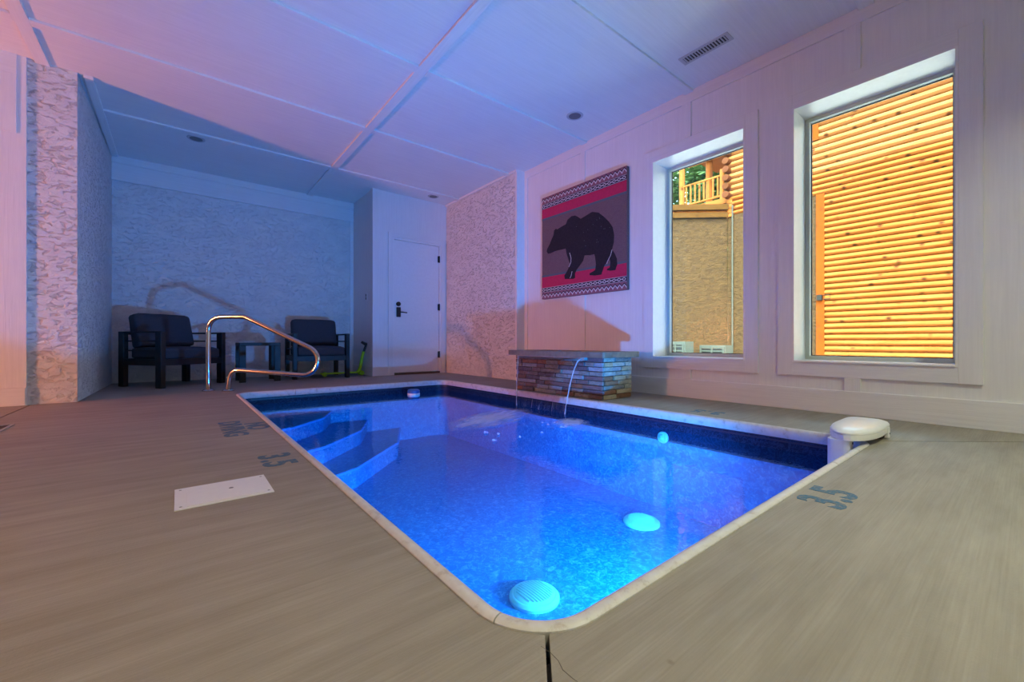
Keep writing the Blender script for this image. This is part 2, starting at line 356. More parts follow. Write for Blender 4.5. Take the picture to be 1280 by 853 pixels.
# coping in strips
prof = [(.0, -.012), (.0, .003), (.004, .007), (.012, .009), (.022, .008), (.030, .003), (.034, -.008), (.034, -.042), (.029, -.052), (.014, -.052)]  # (inset, z)
base = rrect(PX0, PX1, PY0, PY1, PR, 10)
dense = []
for i in range(len(base)):
    a = Vector(base[i]); b = Vector(base[(i + 1) % len(base)]); k = max(1, int((b - a).length / .12))
    for j in range(k): dense.append(a.lerp(b, j / k))
nd = len(dense)
def normal_in(i):
    t = (dense[(i + 1) % nd] - dense[i - 1]).normalized(); return Vector((-t.y, t.x))
cuts = [0, int(nd * .17), int(nd * .36), int(nd * .52), int(nd * .66), int(nd * .86)]
for ci in range(len(cuts)):
    a = cuts[ci]; b = cuts[(ci + 1) % len(cuts)] + (nd if ci == len(cuts) - 1 else 0)
    mb = MB(); idx = list(range(a, b + 1)); rows = []
    for q, i in enumerate(idx):
        p = dense[i % nd].copy(); nn = normal_in(i % nd); t = Vector((nn.y, -nn.x))
        if q == 0: p += t * .0015
        if q == len(idx) - 1: p -= t * .0015
        rows.append([(p.x + nn.x * d, p.y + nn.y * d, z) for d, z in prof])
    m_ = len(prof); vs = [v for r in rows for v in r]
    fs = [(r * m_ + k, r * m_ + (k + 1) % m_, (r + 1) * m_ + (k + 1) % m_, (r + 1) * m_ + k) for r in range(len(rows) - 1) for k in range(m_)]
    fs += [tuple(range(m_))[::-1], tuple(range((len(rows) - 1) * m_, len(rows) * m_))]
    P_(mb.add(vs, fs).build('coping_strip', M['coping_white'], smooth=True))
# corner steps, far left
sx, sy = PX0 + .03, PY1 - .03
for L, z in ((.85, -.26), (1.25, -.40), (1.65, -.54)):
    q = .30 * L
    ed_ = [(sx, sy - L), (sx + L * .42, sy - L * .80), (sx + L * .80, sy - L * .42), (sx + L, sy)]
    st = P_(MB().prism([(sx, sy)] + ed_, PF, z).build('step', M['liner']))
    MB().tube([(x + .003, y - .003, z - .006) for x, y in ed_], .012, 6).build('step_edge', M['step_edge'], st)
# drains in the pool floor
def drain(x, y):
    d = tag(empty('floor_drain', (x, y, PF)), 'round white domed drain cover on the blue pool floor', 'drain', 'main drains in the pool floor')
    MB().lathe([(.118, .0), (.118, .012), (.108, .022), (.100, .024)], 32).build('drain_ring', M['drain_cyan_lit'], d, smooth=True)
    MB().lathe([(.100, .010), (.098, .024), (.085, .031), (.055, .035), (.0005, .037)], 32).build('dome_cover', M['drain_cyan_lit'], d, smooth=True)
    for k in range(-5, 6):
        hw = math.sqrt(max(.0, .084 ** 2 - (k * .014) ** 2))
        if hw < .02: continue
        pts = [(k * .014, hw * s, .032 + .0055 * (1 - (hw * hw * s * s + (k * .014) ** 2) / .0075)) for s in (-1, -.5, 0, .5, 1)]
        MB().tube(pts, .003, 4).build('grille_rib', M['drain_cyan_lit'], d)
    return d
drain(1.305, 1.46)['label'] = 'white domed drain cover nearest the rounded near corner of the pool'; drain(2.40, 1.62)['label'] = 'white domed drain cover nearest the wall with the windows'
# underwater light on the near end wall
pl_ = tag(empty('pool_light', (1.70, PY0 + .024, -.41)), 'round underwater light on the near end wall of the pool', 'pool light')
Mx = Matrix.Rotation(-PI / 2, 4, 'X')
MB().lathe([(.13, .0), (.13, .02), (.11, .03), (.105, .03)], 28, Mx).build('light_ring', M['white_plastic'], pl_, smooth=True)
m = NM('lit_lens'); c = m.coord(); f = m.noise(c, 30); e = m.n('ShaderNodeEmission'); e.inputs[1].default_value = 6; m.l(m.ramp(f, [(.3, (.2, .55, 1)), (.7, (.3, .65, 1))]), e.inputs[0]); m.l(e.outputs[0], m.out.inputs[0])
MB().lathe([(.105, .012), (.104, .024), (.06, .031), (.001, .034)], 28, Mx).build('lens', m.m, pl_, smooth=True)
# return fitting on the long wall
rf = tag(empty('return_fitting', (PX1 - .0165, 1.66, -.185)), 'small round white return fitting in the wall under the windows', 'pool fitting')
My = Matrix.Rotation(-PI / 2, 4, 'Y')
MB().lathe([(.042, .0), (.042, .010), (.034, .018), (.022, .018)], 20, My).build('flange', M['white_plastic'], rf, smooth=True)
MB().lathe([(.024, .008), (.022, .026), (.014, .032), (.001, .033)], 16, My).build('eyeball', M['white_plastic'], rf, smooth=True)
# float by the far wall
ff = tag(empty('pool_float', (2.20, 4.62, WZ - .03)), 'small round blue and white float on the water near the door', 'pool float')
MB().lathe([(.055, .0), (.072, .012), (.074, .045), (.070, .05)], 24).build('float_ring', M['white_plastic'], ff, smooth=True)
MB().lathe([(.071, .049), (.071, .078), (.060, .09), (.001, .094)], 24).build('cap', M['float_blue'], ff, smooth=True)
# water surface
wt = MB(); R = rrect(PX0 + .017, PX1 - .017, PY0 + .017, PY1 - .017, PR - .015, 10)
water = tag(wt.add([(p[0], p[1], WZ) for p in R], [tuple(range(len(R)))]).build('pool_water', M['water']), 'clear rippled blue water filling the pool', 'water', kind='stuff')

# ------------------------------------------------------------------ ceiling
BY = [-1.78, -.54, .69, 1.93, 3.165, 4.40, 5.655]; BX = [-0.85, 1.575]; BW = .085
ceil = struct(MB().box(XL - .2, XR + .4, YF - .2, YB + .2, H + .012, H + .22).build('ceiling', M['white']), 'white painted panel ceiling with battens')
struct(MB().box(XL - .3, XR + .55, YF - .3, YB + .3, H + .22, H + .40).build('trim_roof', M['roof_grey']), 'flat roof deck above the ceiling')
xs = [XL] + BX + [XR]; ys = [YF] + BY + [YB]
for i in range(len(xs) - 1):
    for j in range(len(ys) - 1):
        MB().box(xs[i], xs[i + 1], ys[j], ys[j + 1], H, H + .012).build('ceiling_panel', M['paint_x'], ceil)
for x in BX:
    MB().box(x - BW / 2, x + BW / 2, YF, YB if x > 0 else YP, H - .020, H).build('batten', M['paint_y'], ceil, .003)
xe = [XL, BX[0] - BW / 2, BX[0] + BW / 2, BX[1] - BW / 2, BX[1] + BW / 2, XR]
for y in BY:
    for a, b in ((0, 1), (2, 3), (4, 5)):
        x0 = xe[a]; x1 = xe[b]
        if y > YP and a == 0: continue
        if y > YP and a == 2: x0 = XAL + .06
        if y > 4.3 and a == 4: x1 = XS
        MB().box(x0, x1, y - BW / 2, y + BW / 2, H - .020, H).build('batten', M['paint_x'], ceil, .003)
MB().box(XAL, XAL + .06, YP, YB, H - .025, H).build('batten', M['paint_y'], ceil, .003)
def can(x, y, label, lit=False):
    t = tag(empty('recessed_light', (x, y, H)), label, 'ceiling light')
    MB().lathe([(.060, -.004), (.078, -.006), (.084, -.002), (.084, .0)], 28).build('trim_ring', M['white_trim_ring'], t, smooth=True)
    MB().lathe([(.001, -.0055), (.045, -.0065), (.060, -.0055)], 28).build('lens', M['white_plastic'] if lit else M['can_dark'], t, smooth=True)
    return t
can(.16, 5.80, 'unlit recessed ceiling light above the chairs in the alcove'); can(3.09, 2.85, 'unlit recessed ceiling light nearest the bear picture'); can(3.09, 5.80, 'unlit recessed ceiling light in front of the door')
can(*WARM_FILL, 'added warm fill light in a recessed can over the deck beside the hall', True); can(*FILL_CANS[0], 'added fill light in a recessed can over the middle of the deck', True); can(*FILL_CANS[1], 'added fill light in a recessed can over the deck by the window wall', True)
vt = tag(empty('ceiling_vent', (3.17, 1.575, H)), 'white slotted air register in the ceiling above the window', 'vent')
fr = MB(); fr.box(-.055, .055, -.19, -.165, -.006, 0).box(-.055, .055, .165, .19, -.006, 0).box(-.055, -.035, -.165, .165, -.006, 0).box(.035, .055, -.165, .165, -.006, 0); fr.build('frame', M['white_trim_ring'], vt)
MB().box(-.035, .035, -.165, .165, -.002, -.0005).build('duct', M['black_plastic'], vt)
for k in range(15):
    if k == 7: MB().box(-.035, .035, -.006, .006, -.006, -.002).build('divider', M['white_trim_ring'], vt); continue
    y = -.155 + k * .0221; MB().box(-.034, .034, y - .0042, y + .0042, -.007, -.002).build('slat', M['white_trim_ring'], vt)

# ------------------------------------------------------------------ walls
W1 = (.270, 1.121, .352, 2.25); W2 = (1.454, 2.302, .352, 2.25); TH = .36
wr = MB(); X2 = XR + TH
for y0, y1, z0, z1 in ((YF, W1[0], 0, H), (W1[1], W2[0], 0, H), (W2[1], YC + .2, 0, H), (W1[0], W1[1], 0, W1[2]), (W1[0], W1[1], W1[3], H), (W2[0], W2[1], 0, W2[2]), (W2[0], W2[1], W2[3], H)):
    wr.box(XR, X2, y0, y1, z0, z1)
wall_right = struct(wr.build('wall_right', M['paint_z']), 'white panelled wall with flat battens around the windows')
T = .014
def rb(y0, y1, z0, z1, t=T, nm='batten', mat='paint_z'): return MB().box(XR - t, XR, y0, y1, z0, z1).build(nm, M[mat], wall_right, .002)
rb(YF, 4.23, H - .10, H, nm='frieze_board', mat='paint_y')
for Wn in (W1, W2):
    e = .098
    rb(Wn[0] - e, Wn[0], Wn[2] - e, Wn[3] + e, nm='window_casing'); rb(Wn[1], Wn[1] + e, Wn[2] - e, Wn[3] + e, nm='window_casing')
    rb(Wn[0], Wn[1], Wn[3], Wn[3] + e, nm='window_casing', mat='paint_y'); rb(Wn[0], Wn[1], Wn[2] - e, Wn[2], nm='window_casing', mat='paint_y')
    yc = .765 if Wn is W1 else 1.955
    rb(yc - .045, yc + .045, Wn[3] + e, H - .10); rb(yc - .045, yc + .045, .165, Wn[2] - e)
for y in (3.19, -.45, -1.67): rb(y - .035, y + .035, .165, H - .10)
rb(4.15, 4.23, .165, H - .10)
bb = struct(MB().box(XR - .018, XR, YF, 4.23, 0, .165).build('baseboard_right', M['paint_y'], None, .003), 'tall white baseboard under the windows')
struct(MB().box(XS, XR, 4.24, YC, 0, H).build('wall_right_stucco', M['stucco_bold']), 'white stucco wall beside the door')
tr = struct(MB().box(XS - .006, XR, 4.205, 4.24, 0, H).build('trim_1', M['white']), 'white corner board closing the stucco wall')
struct(MB().box(XS - .02, XS, 4.205, YC, H - .03, H).build('trim_2', M['white'], None, .003), 'thin white moulding along the top of the stucco wall')
struct(MB().box(XAL - .1, XC, YB, YB + .2, 0, H).build('wall_back', M['stucco']), 'white stucco back wall of the seating alcove')
tb = struct(MB().box(XAL, XC, YB - .03, YB, H - .30, H).build('trim_3', M['paint_x'], None, .003), 'wide white board along the top of the alcove wall')
MB().box(XAL, XC, YB - .045, YB - .03, H - .09, H).build('crown_board', M['paint_x'], tb, .003)
struct(MB().box(XC - .05, XC, YB - .018, YB, 0, H - .30).build('trim_4', M['white']), 'narrow white corner board in the alcove')
# closet with the door
DX0, DX1, DZ = 2.565, 3.33, 2.06
cw = MB(); cw.box(XC, DX0 - .03, YC, YC + .12, 0, H); cw.box(DX1 + .03, XR, YC, YC + .12, 0, H); cw.box(DX0 - .03, DX1 + .03, YC, YC + .12, DZ + .03, H)
cw.box(XC, XC + .12, YC + .12, YB + .2, 0, H); cw.box(DX0 - .1, DX1 + .1, YC + .3, YC + .32, 0, H)
wc = struct(cw.build('wall_closet', M['paint_z']), 'white painted closet wall with the door')
MB().box(XC - .014, XC, YC, YB, 0, .14).build('base_board', M['paint_y'], wc, .003); MB().box(XC - .014, DX0 - .10, YC - .014, YC, 0, .14).build('base_board', M['paint_x'], wc, .003)
MB().box(XC - .012, XC, YC - .012, YC + .07, .14, H).build('corner_board', M['paint_z'], wc); MB().box(XC, XC + .085, YC - .012, YC, .14, H).build('corner_board', M['paint_z'], wc)
dj = struct(MB().box(DX0 - .03, DX0 - .002, YC - .004, YC + .12, 0, DZ + .03).box(DX1 + .002, DX1 + .03, YC - .004, YC + .12, 0, DZ + .03).box(DX0 - .002, DX1 + .002, YC - .004, YC + .12, DZ + .003, DZ + .03).build('door_1', M['white']), 'white flush door with black lock and hinges')
MB().box(DX0 - .10, DX0 - .03, YC - .016, YC, 0, DZ + .10).build('door_casing', M['paint_z'], dj, .002); MB().box(DX1 + .03, DX1 + .10, YC - .016, YC, 0, DZ + .10).build('door_casing', M['paint_z'], dj, .002)
MB().box(DX0 - .03, DX1 + .03, YC - .016, YC, DZ + .03, DZ + .10).build('door_casing', M['paint_x'], dj, .002)
ds = MB().box(DX0 + .001, DX1 - .001, YC + .012, YC + .055, .035, DZ).build('door_slab', M['white'], dj, .002)
MB().box(DX0 - .002, DX1 + .002, YC - .02, YC + .11, 0, .03).build('threshold', M['threshold'], dj)
for z in (.30, 1.07, 1.85):
    MB().box(DX1 - .022, DX1 + .012, YC - .006, YC + .011, z - .05, z + .05).tube([(DX1 - .004, YC - .008, z - .055), (DX1 - .004, YC - .008, z + .055)], .009, 8).build('hinge', M['black_metal'], dj)
lk = MB().box(2.60, 2.665, YC - .016, YC + .012, .885, 1.035).build('lock_body', M['black_plastic'], ds, .008)
MB().lathe([(.034, 0), (.034, .022), (.028, .03), (.001, .03)], 20, Matrix.Translation((2.632, YC + .012, 1.085)) @ Matrix.Rotation(PI / 2, 4, 'X')).build('deadbolt', M['black_plastic'], ds, smooth=True)
MB().tube([(2.650, YC - .01, .958), (2.650, YC - .05, .958), (2.67, YC - .055, .958), (2.745, YC - .055, .952)], .009, 8).build('lever_handle', M['black_metal'], ds, smooth=True)
sw = tag(empty('wall_switch', (XC, 6.33, 1.19)), 'narrow dark switch on the closet side wall above the scooter', 'switch')
MB().box(-.005, 0, -.035, .035, -.06, .06).build('plate', M['white'], sw, .002); MB().box(-.009, -.005, -.014, .014, -.045, -.004).build('rocker', M['black_plastic'], sw); MB().box(-.009, -.005, -.014, .014, .004, .045).build('rocker', M['black_plastic'], sw)
# pillar and walls on the left (alcove side leans a little out of square, as in the photo)
struct(MB().prism([(XP, YP), (XAL, YB), (XAL, YB + .2), (-.95, YB + .2), (-.95, YP)], 0, H).build('wall_left', M['stucco_bold']), 'white stucco pillar and side wall of the alcove')
lp = struct(MB().box(XL, -.935, YP - .016, YP + .2, 0, H).build('wall_left_panel', M['paint_z']), 'white panelled wall left of the stucco pillar')
MB().box(XL, -.985, YP - .023, YP - .016, H - .16, H).build('frieze_board', M['paint_x'], lp, .002)
MB().box(-1.10, -.985, YP - .023, YP - .016, H - .62, H - .16).build('batten', M['paint_z'], lp, .002); MB().box(-2.30, -2.20, YP - .023, YP - .016, .14, H - .16).build('batten', M['paint_z'], lp, .002)
MB().box(XL, -.94, YP - .023, YP - .016, 0, .14).build('base_board', M['paint_x'], lp, .002)
struct(MB().box(XL - .2, XL, YF, YP + .2, 0, H).build('wall_far_left', M['paint_z']), 'white wall of the hall')
struct(MB().box(XL - .2, XR + TH, YF - .2, YF, 0, H).build('wall_front', M['paint_z']), 'white wall opposite the alcove')
# ------------------------------------------------------------------ windows
def window(nm, Wn, label):
    xg = XR + .265; fw = .028
    a = MB(); e = .0
    # jamb lining boards
    a.box(XR - .016, X2 - .02, Wn[0], Wn[0] + .012, Wn[2], Wn[3]); a.box(XR - .016, X2 - .02, Wn[1] - .012, Wn[1], Wn[2], Wn[3])
    a.box(XR - .016, X2 - .02, Wn[0] + .012, Wn[1] - .012, Wn[3] - .012, Wn[3])
    r = struct(a.build(nm, M['white']), label)
    MB().box(XR - .022, X2 - .02, Wn[0] + .012, Wn[1] - .012, Wn[2], Wn[2] + .014).build('window_sill', M['white'], r, .003)
    y0, y1, z0, z1 = Wn[0] + .012, Wn[1] - .012, Wn[2] + .014, Wn[3] - .012
    f = MB(); f.box(xg - .03, xg + .03, y0, y0 + fw, z0, z1).box(xg - .03, xg + .03, y1 - fw, y1, z0, z1).box(xg - .03, xg + .03, y0 + fw, y1 - fw, z0, z0 + fw).box(xg - .03, xg + .03, y0 + fw, y1 - fw, z1 - fw, z1)
    f.build('window_frame', M['vinyl_frame'], r, .002)
    d = .006
    MB().box(xg + .010, xg + .019, y0 + fw, y0 + fw + d, z0 + fw, z1 - fw).box(xg + .010, xg + .019, y1 - fw - d, y1 - fw, z0 + fw, z1 - fw).box(xg + .010, xg + .019, y0 + fw + d, y1 - fw - d, z0 + fw, z0 + fw + d).box(xg + .010, xg + .019, y0 + fw + d, y1 - fw - d, z1 - fw - d, z1 - fw).build('gasket', M['black_plastic'], r)
    MB().box(xg + .020, xg + .030, y0 + fw, y1 - fw, z0 + fw, z1 - fw).build('pane', M['glass'], r)
window('window_1', W1, 'tall window facing the log wall'); window('window_2', W2, 'tall window with a view of the balcony')

# ------------------------------------------------------------------ bear picture
AY0, AY1, AZ0, AZ1 = 3.83, 2.57, 1.035, 2.295      # left, right, bottom, top
art = tag(empty('bear_picture', (XR, (AY0 + AY1) / 2, AZ0)), 'square canvas of a black walking bear with pink woven borders', 'picture')
AW = AY0 - AY1; AH = AZ1 - AZ0
m = NM('canvas_mid'); c = m.coord((1, 1, 1)); f = m.noise(c, 120, 2); f2 = m.noise(m.coord((1, 6, 60)), 4, 3)
M['canvas'] = m.pbr(m.mix(.5, m.ramp(f, [(.3, (.13, .075, .08)), (.7, (.20, .125, .13))]), m.ramp(f2, [(.3, (.12, .07, .08)), (.7, (.20, .125, .12))])), .85)
def ap(u, v): return (AW / 2 - u * AW, v * AH)      # local y, z
cv = MB().box(-.045, -.0, -AW / 2, AW / 2, 0, AH).build('canvas', M['canvas'], art, .004)
FX = -.0455
def strip(u0, u1, v0, v1, mat, nm, t=.0008, lift=0):
    y0, z0 = ap(u0, v0); y1, z1 = ap(u1, v1); return MB().box(FX - lift - t, FX - lift, y1, y0, z0, z1).build(nm, mat, cv)
for v0, v1, mt, nm in ((.935, 1, 'print_maroon', 'zigzag_band'), (.885, .935, 'print_dark', 'chain_band'), (.795, .885, 'crimson', 'crimson_band'), (.775, .795, 'print_grey', 'grey_line'),
                       (.215, .235, 'print_grey', 'grey_line'), (.11, .215, 'crimson', 'crimson_band'), (.065, .11, 'print_dark', 'chain_band'), (0, .065, 'print_maroon', 'zigzag_band')):
    strip(0, 1, v0, v1, M[mt], nm)
def poly_print(polys, mat, nm, lift):
    mb = MB()
    for pl in polys:
        P2 = [ap(u, v) for u, v in pl]
        # prism in (y,z) -> x
        Mt = Matrix(((0, 0, -1, 0), (1, 0, 0, 0), (0, 1, 0, 0), (0, 0, 0, 1)))
        mb.prism(P2, -FX + lift, -FX + lift + .0008, Mt)
    return mb.build(nm, mat, cv)
NZ = 22
def zig(vb, vt, th):
    up = []; dn = []
    for k in range(2 * NZ + 1):
        u = k / (2 * NZ); v = vt - th if k % 2 else vb
        up.append((u, v + th)); dn.append((u, v))
    return up + dn[::-1]
for vb, vt in ((.945, .990), (.010, .055)):
    poly_print([zig(vb, vt, .014)], M['print_pale'], 'zigzag', .0010); poly_print([zig(vb + .017, vt + .004, .010)], M['print_dark'], 'zigzag', .0020)
NCh = 20
def ring(u, v, ru, rv, t):
    o = [(u + ru * math.cos(a), v + rv * math.sin(a)) for a in [k * PI / 4 for k in range(8)]]
    i = [(u + (ru - t) * math.cos(a), v + (rv - t) * math.sin(a)) for a in [k * PI / 4 for k in range(8)]]
    return [[o[k], o[(k + 1) % 8], i[(k + 1) % 8], i[k]] for k in range(8)]
for vc in (.910, .088):
    pp = []
    for k in range(NCh):
        u = (k + .5) / NCh; pp += ring(u, vc, .017, .014, .006)
        if k < NCh - 1: pp.append([(u + .018, vc - .004), (u + .032, vc - .004), (u + .032, vc + .004), (u + .018, vc + .004)])
    poly_print(pp, M['print_pale'], 'chain_links', .0010)
    poly_print([[(0, vc + .019), (1, vc + .019), (1, vc + .022), (0, vc + .022)], [(0, vc - .022), (1, vc - .022), (1, vc - .019), (0, vc - .019)]], M['print_pale'], 'thin_line', .0010)
bear = [(.067,.465),(.078,.491),(.112,.53),(.138,.571),(.164,.61),(.171,.648),(.194,.661),(.215,.65),(.252,.66),(.325,.674),(.349,.712),(.396,.732),(.442,.728),(.476,.708),(.51,.683),(.565,.695),(.64,.713),(.713,.689),(.773,.638),(.822,.588),(.861,.533),(.876,.468),(.874,.406),(.855,.348),(.886,.304),(.905,.262),(.908,.216),(.89,.172),(.842,.172),(.803,.181),(.803,.192),(.832,.203),(.838,.242),(.826,.29),(.809,.262),(.777,.227),(.753,.175),(.743,.152),(.672,.153),(.613,.164),(.613,.18),(.651,.191),(.676,.201),(.684,.248),(.676,.306),(.667,.34),(.619,.339),(.554,.347),(.539,.303),(.499,.267),(.458,.23),(.442,.198),(.442,.161),(.419,.154),(.373,.159),(.313,.166),(.306,.198),(.33,.221),(.349,.245),(.38,.292),(.356,.348),(.337,.394),(.325,.448),(.277,.448),(.215,.449),(.177,.447),(.125,.438),(.086,.44)]
poly_print([bear], M['bear_black'], 'bear_silhouette', .0010)
def ln(pts, w): return [pts[0:1][0]] and [(u - w, v) for u, v in pts] + [(u + w, v) for u, v in pts[::-1]]
for L_ in ([(.375, .40), (.392, .35), (.390, .31), (.365, .27)], [(.856, .345), (.84, .30), (.815, .265), (.80, .235)], [(.405, .225), (.395, .19), (.38, .165)]): poly_print([ln(L_, .0028)], M['print_pale'], 'leg_line', .0020)
rs = random.Random(3)
poly_print([[(u, v), (u + .006, v), (u + .005, v + .005), (u + .001, v + .006)] for u, v in [(.45 + rs.random() * .38, .42 + rs.random() * .24) for _ in range(16)]], M['print_grey'], 'fleck', .0020)['kind'] = 'stuff'

# ------------------------------------------------------------------ stone fountain
FX0, FX1, FY0, FY1, FZ = 2.84, 3.26, 2.30, 3.47, .365
fo = tag(empty('stone_fountain', ((FX0 + FX1) / 2, (FY0 + FY1) / 2, 0)), 'low stacked-stone fountain block with a slab cap spilling into the pool', 'fountain')
fo_inv = Matrix.Translation(-Vector(fo.location))
def F_(o): o.parent = fo; o.matrix_parent_inverse = fo_inv; return o
F_(MB().box(FX0 + .022, FX1 - .022, FY0 + .022, FY1 - .022, 0, FZ).build('core', M['dark_gap']))
rs = random.Random(11)
def course_stones(L):
    out = []; p = 0
    while p < L - .001:
        w_ = min(rs.uniform(.09, .24), L - p)
        if L - p - w_ < .06: w_ = L - p
        out.append((p, p + w_)); p += w_
    return out
NCs = 9; ch = FZ / NCs; gp = .0022
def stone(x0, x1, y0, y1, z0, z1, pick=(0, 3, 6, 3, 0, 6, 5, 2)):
    mb = MB().box(x0, x1, y0, y1, z0, z1); j = lambda: rs.uniform(-.0025, .0025)
    mb.v = [(a + j(), b + j(), c) for a, b, c in mb.v]
    F_(mb.build('ledger_stone', STONE[rs.choice(pick)], bevel=.003, seg=1))
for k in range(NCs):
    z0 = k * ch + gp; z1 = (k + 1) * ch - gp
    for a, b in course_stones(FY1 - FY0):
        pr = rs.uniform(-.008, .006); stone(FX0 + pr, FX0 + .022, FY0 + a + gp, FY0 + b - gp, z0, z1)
    for a, b in course_stones(FX1 - FX0 - .03):
        pr = rs.uniform(-.006, .006); stone(FX0 + .024 + a + gp, FX0 + .024 + b - gp, FY0 + pr, FY0 + .022, z0, z1, (1, 1, 4, 4, 5, 0, 2, 1))
        stone(FX0 + .024 + a + gp, FX0 + .024 + b - gp, FY1 - .022, FY1 - pr, z0, z1)
capp = rrect(FX0 - .055, FX1 + .045, FY0 - .055, FY1 + .075, .02, 4)
F_(MB().prism(capp, FZ, FZ + .050).build('cap', M['cap'], bevel=.017, seg=3))
SY0, SY1 = 2.50, 3.375
F_(MB().box(FX0 - .045, FX0 + .03, SY0 - .03, SY1 + .03, FZ - .026, FZ - .001).build('spillway_lip', M['silver_grey']))
# falling sheet and its two edge strands
def arc(t): return (FX0 - .045 - .175 * t, FZ - .012 - (FZ - .012 - WZ) * t * t)
sh = MB(); nu, nv = 24, 16; vs = []
def edge_y(t, s): return (SY1 - .18 * t) if s else (SY0 + .035 * t)
for j in range(nv + 1):
    t = j / nv; x, z = arc(t)
    for i in range(nu + 1):
        s = i / nu; y = edge_y(t, 0) * (1 - s) + edge_y(t, 1) * s
        vs.append((x + .004 * math.sin(s * 40 + t * 3), y, z))
fs = [(j * (nu + 1) + i, j * (nu + 1) + i + 1, (j + 1) * (nu + 1) + i + 1, (j + 1) * (nu + 1) + i) for j in range(nv) for i in range(nu)]
tag(sh.add(vs, fs).build('waterfall_sheet', M['falling_water'], smooth=True), 'thin clear sheet of water falling from the stone fountain', 'water', kind='stuff')
for s in (0, 1):
    pth = [(arc(j / 14)[0], edge_y(j / 14, s) + .002 * math.sin(j * 2.1), arc(j / 14)[1]) for j in range(15)]
    MB().tube(pth, [.004 + .002 * math.sin(j * 1.7) ** 2 for j in range(15)], 8).build('water_strand', M['water_strand'], bpy.data.objects['waterfall_sheet'], smooth=True)
for k in range(9):
    yy = SY0 + .1 + (SY1 - SY0 - .2) * rs.random(); t0 = .45 + .45 * rs.random(); t1 = min(1, t0 + .08 + .12 * rs.random())
    MB().tube([(arc(t)[0] + .003, yy, arc(t)[1]) for t in (t0, (t0 + t1) / 2, t1)], [.0006, .0016, .0006], 6).build('water_streak', M['water_strand'], bpy.data.objects['waterfall_sheet'], smooth=True)
# foam where the sheet lands: two low mounded patches drifting away from the fall
def foam_patch(nm, x, y, lx, ly, rz, seed):
    nx, ny = 44, 26; vs = []
    for j in range(ny + 1):
        for i in range(nx + 1):
            u = -1 + 2 * i / nx; v = -1 + 2 * j / ny; k = max(0, 1 - u * u) * max(0, 1 - v * v)
            z = .0015 + .016 * k * (.6 + .6 * mnoise.noise((u * 3 + seed, v * 3, 0))) + .002 * mnoise.noise((u * 9, v * 9, seed))
            vs.append((u * lx, v * ly, max(z, .0008)))
    fs = [(j * (nx + 1) + i, j * (nx + 1) + i + 1, (j + 1) * (nx + 1) + i + 1, (j + 1) * (nx + 1) + i) for j in range(ny) for i in range(nx)]
    o = MB().add(vs, fs).build(nm, M['foam'], smooth=True); o.location = (x, y, WZ); o.rotation_euler = (0, 0, rz); return o
tag(foam_patch('water_foam', 2.02, 2.76, .66, .30, math.radians(24), 1), 'long pale foam trail drifting from the waterfall toward the steps', 'foam', kind='stuff')
tag(foam_patch('water_foam', 2.36, 2.22, .26, .17, math.radians(35), 5), 'small pale foam patch beside the falling sheet of water', 'foam', kind='stuff')
rs = random.Random(21)
for k in range(11):
    xx = rs.uniform(1.55, 2.35); yy = rs.uniform(1.98, 2.35) + (xx - 1.6) * .12
    q_ = foam_patch('foam_fleck', 0, 0, rs.uniform(.012, .035), rs.uniform(.008, .018), rs.uniform(0, 3), k); q_.parent = bpy.data.objects['water_foam']; q_.matrix_parent_inverse = (Matrix.Translation((2.02, 2.76, WZ)) @ Matrix.Rotation(math.radians(24), 4, 'Z')).inverted(); q_.location = (xx, yy, WZ)
# ------------------------------------------------------------------ handrail
ra = Vector((.245, 5.285, 0)); rdv = Vector((.77, -.64, 0)).normalized()
def rp(s, z): p = ra + rdv * s; return (p.x, p.y, z)
def fillet(pts, n=8):
    out = [pts[0][:2]]
    for i in range(1, len(pts) - 1):
        p = Vector(pts[i][:2]); r = pts[i][2]; a = (Vector(pts[i - 1][:2]) - p); b = (Vector(pts[i + 1][:2]) - p)
        an = a.angle(b); d = min(r / math.tan(an / 2), a.length * .49, b.length * .49); r = d * math.tan(an / 2)
        s = p + a.normalized() * d; e = p + b.normalized() * d
        for k in range(n + 1):
            t = k / n; out.append(tuple(s * (1 - t) ** 2 + p * 2 * t * (1 - t) + e * t * t))
    out.append(pts[-1][:2]); return out
sl = math.atan2(.31, .62); rb_ = .148; cc = (.985, .312)                # slope of the sloping run; bend radius and centre
path = fillet([(0, 0), (0, .762, .16), (.38, .762, .12), (cc[0] + rb_ * math.sin(sl) - .02, cc[1] + rb_ * math.cos(sl) + .01)])
for k in range(17):
    a_ = PI / 2 - sl - (PI - sl + .07) * k / 16; path.append((cc[0] + rb_ * math.cos(a_), cc[1] + rb_ * math.sin(a_)))
path += fillet([path[-1], (.235, .222, .10), (.205, 0)])[1:]
hr = tag(empty('pool_handrail', ra), 'bent stainless steel handrail at the corner of the pool', 'handrail')
hv = Matrix.Translation(-ra)
def HR(o): o.parent = hr; o.matrix_parent_inverse = hv; return o
HR(MB().tube([rp(s, z) for s, z in path], .0235, 16).build('rail', M['chrome'], smooth=True))
for s in (0, .205):
    p = rp(s, 0); HR(MB().lathe([(.055, 0), (.055, .006), (.04, .016), (.026, .02), (.0245, .02)], 24, Matrix.Translation(p)).build('escutcheon', M['chrome'], smooth=True))

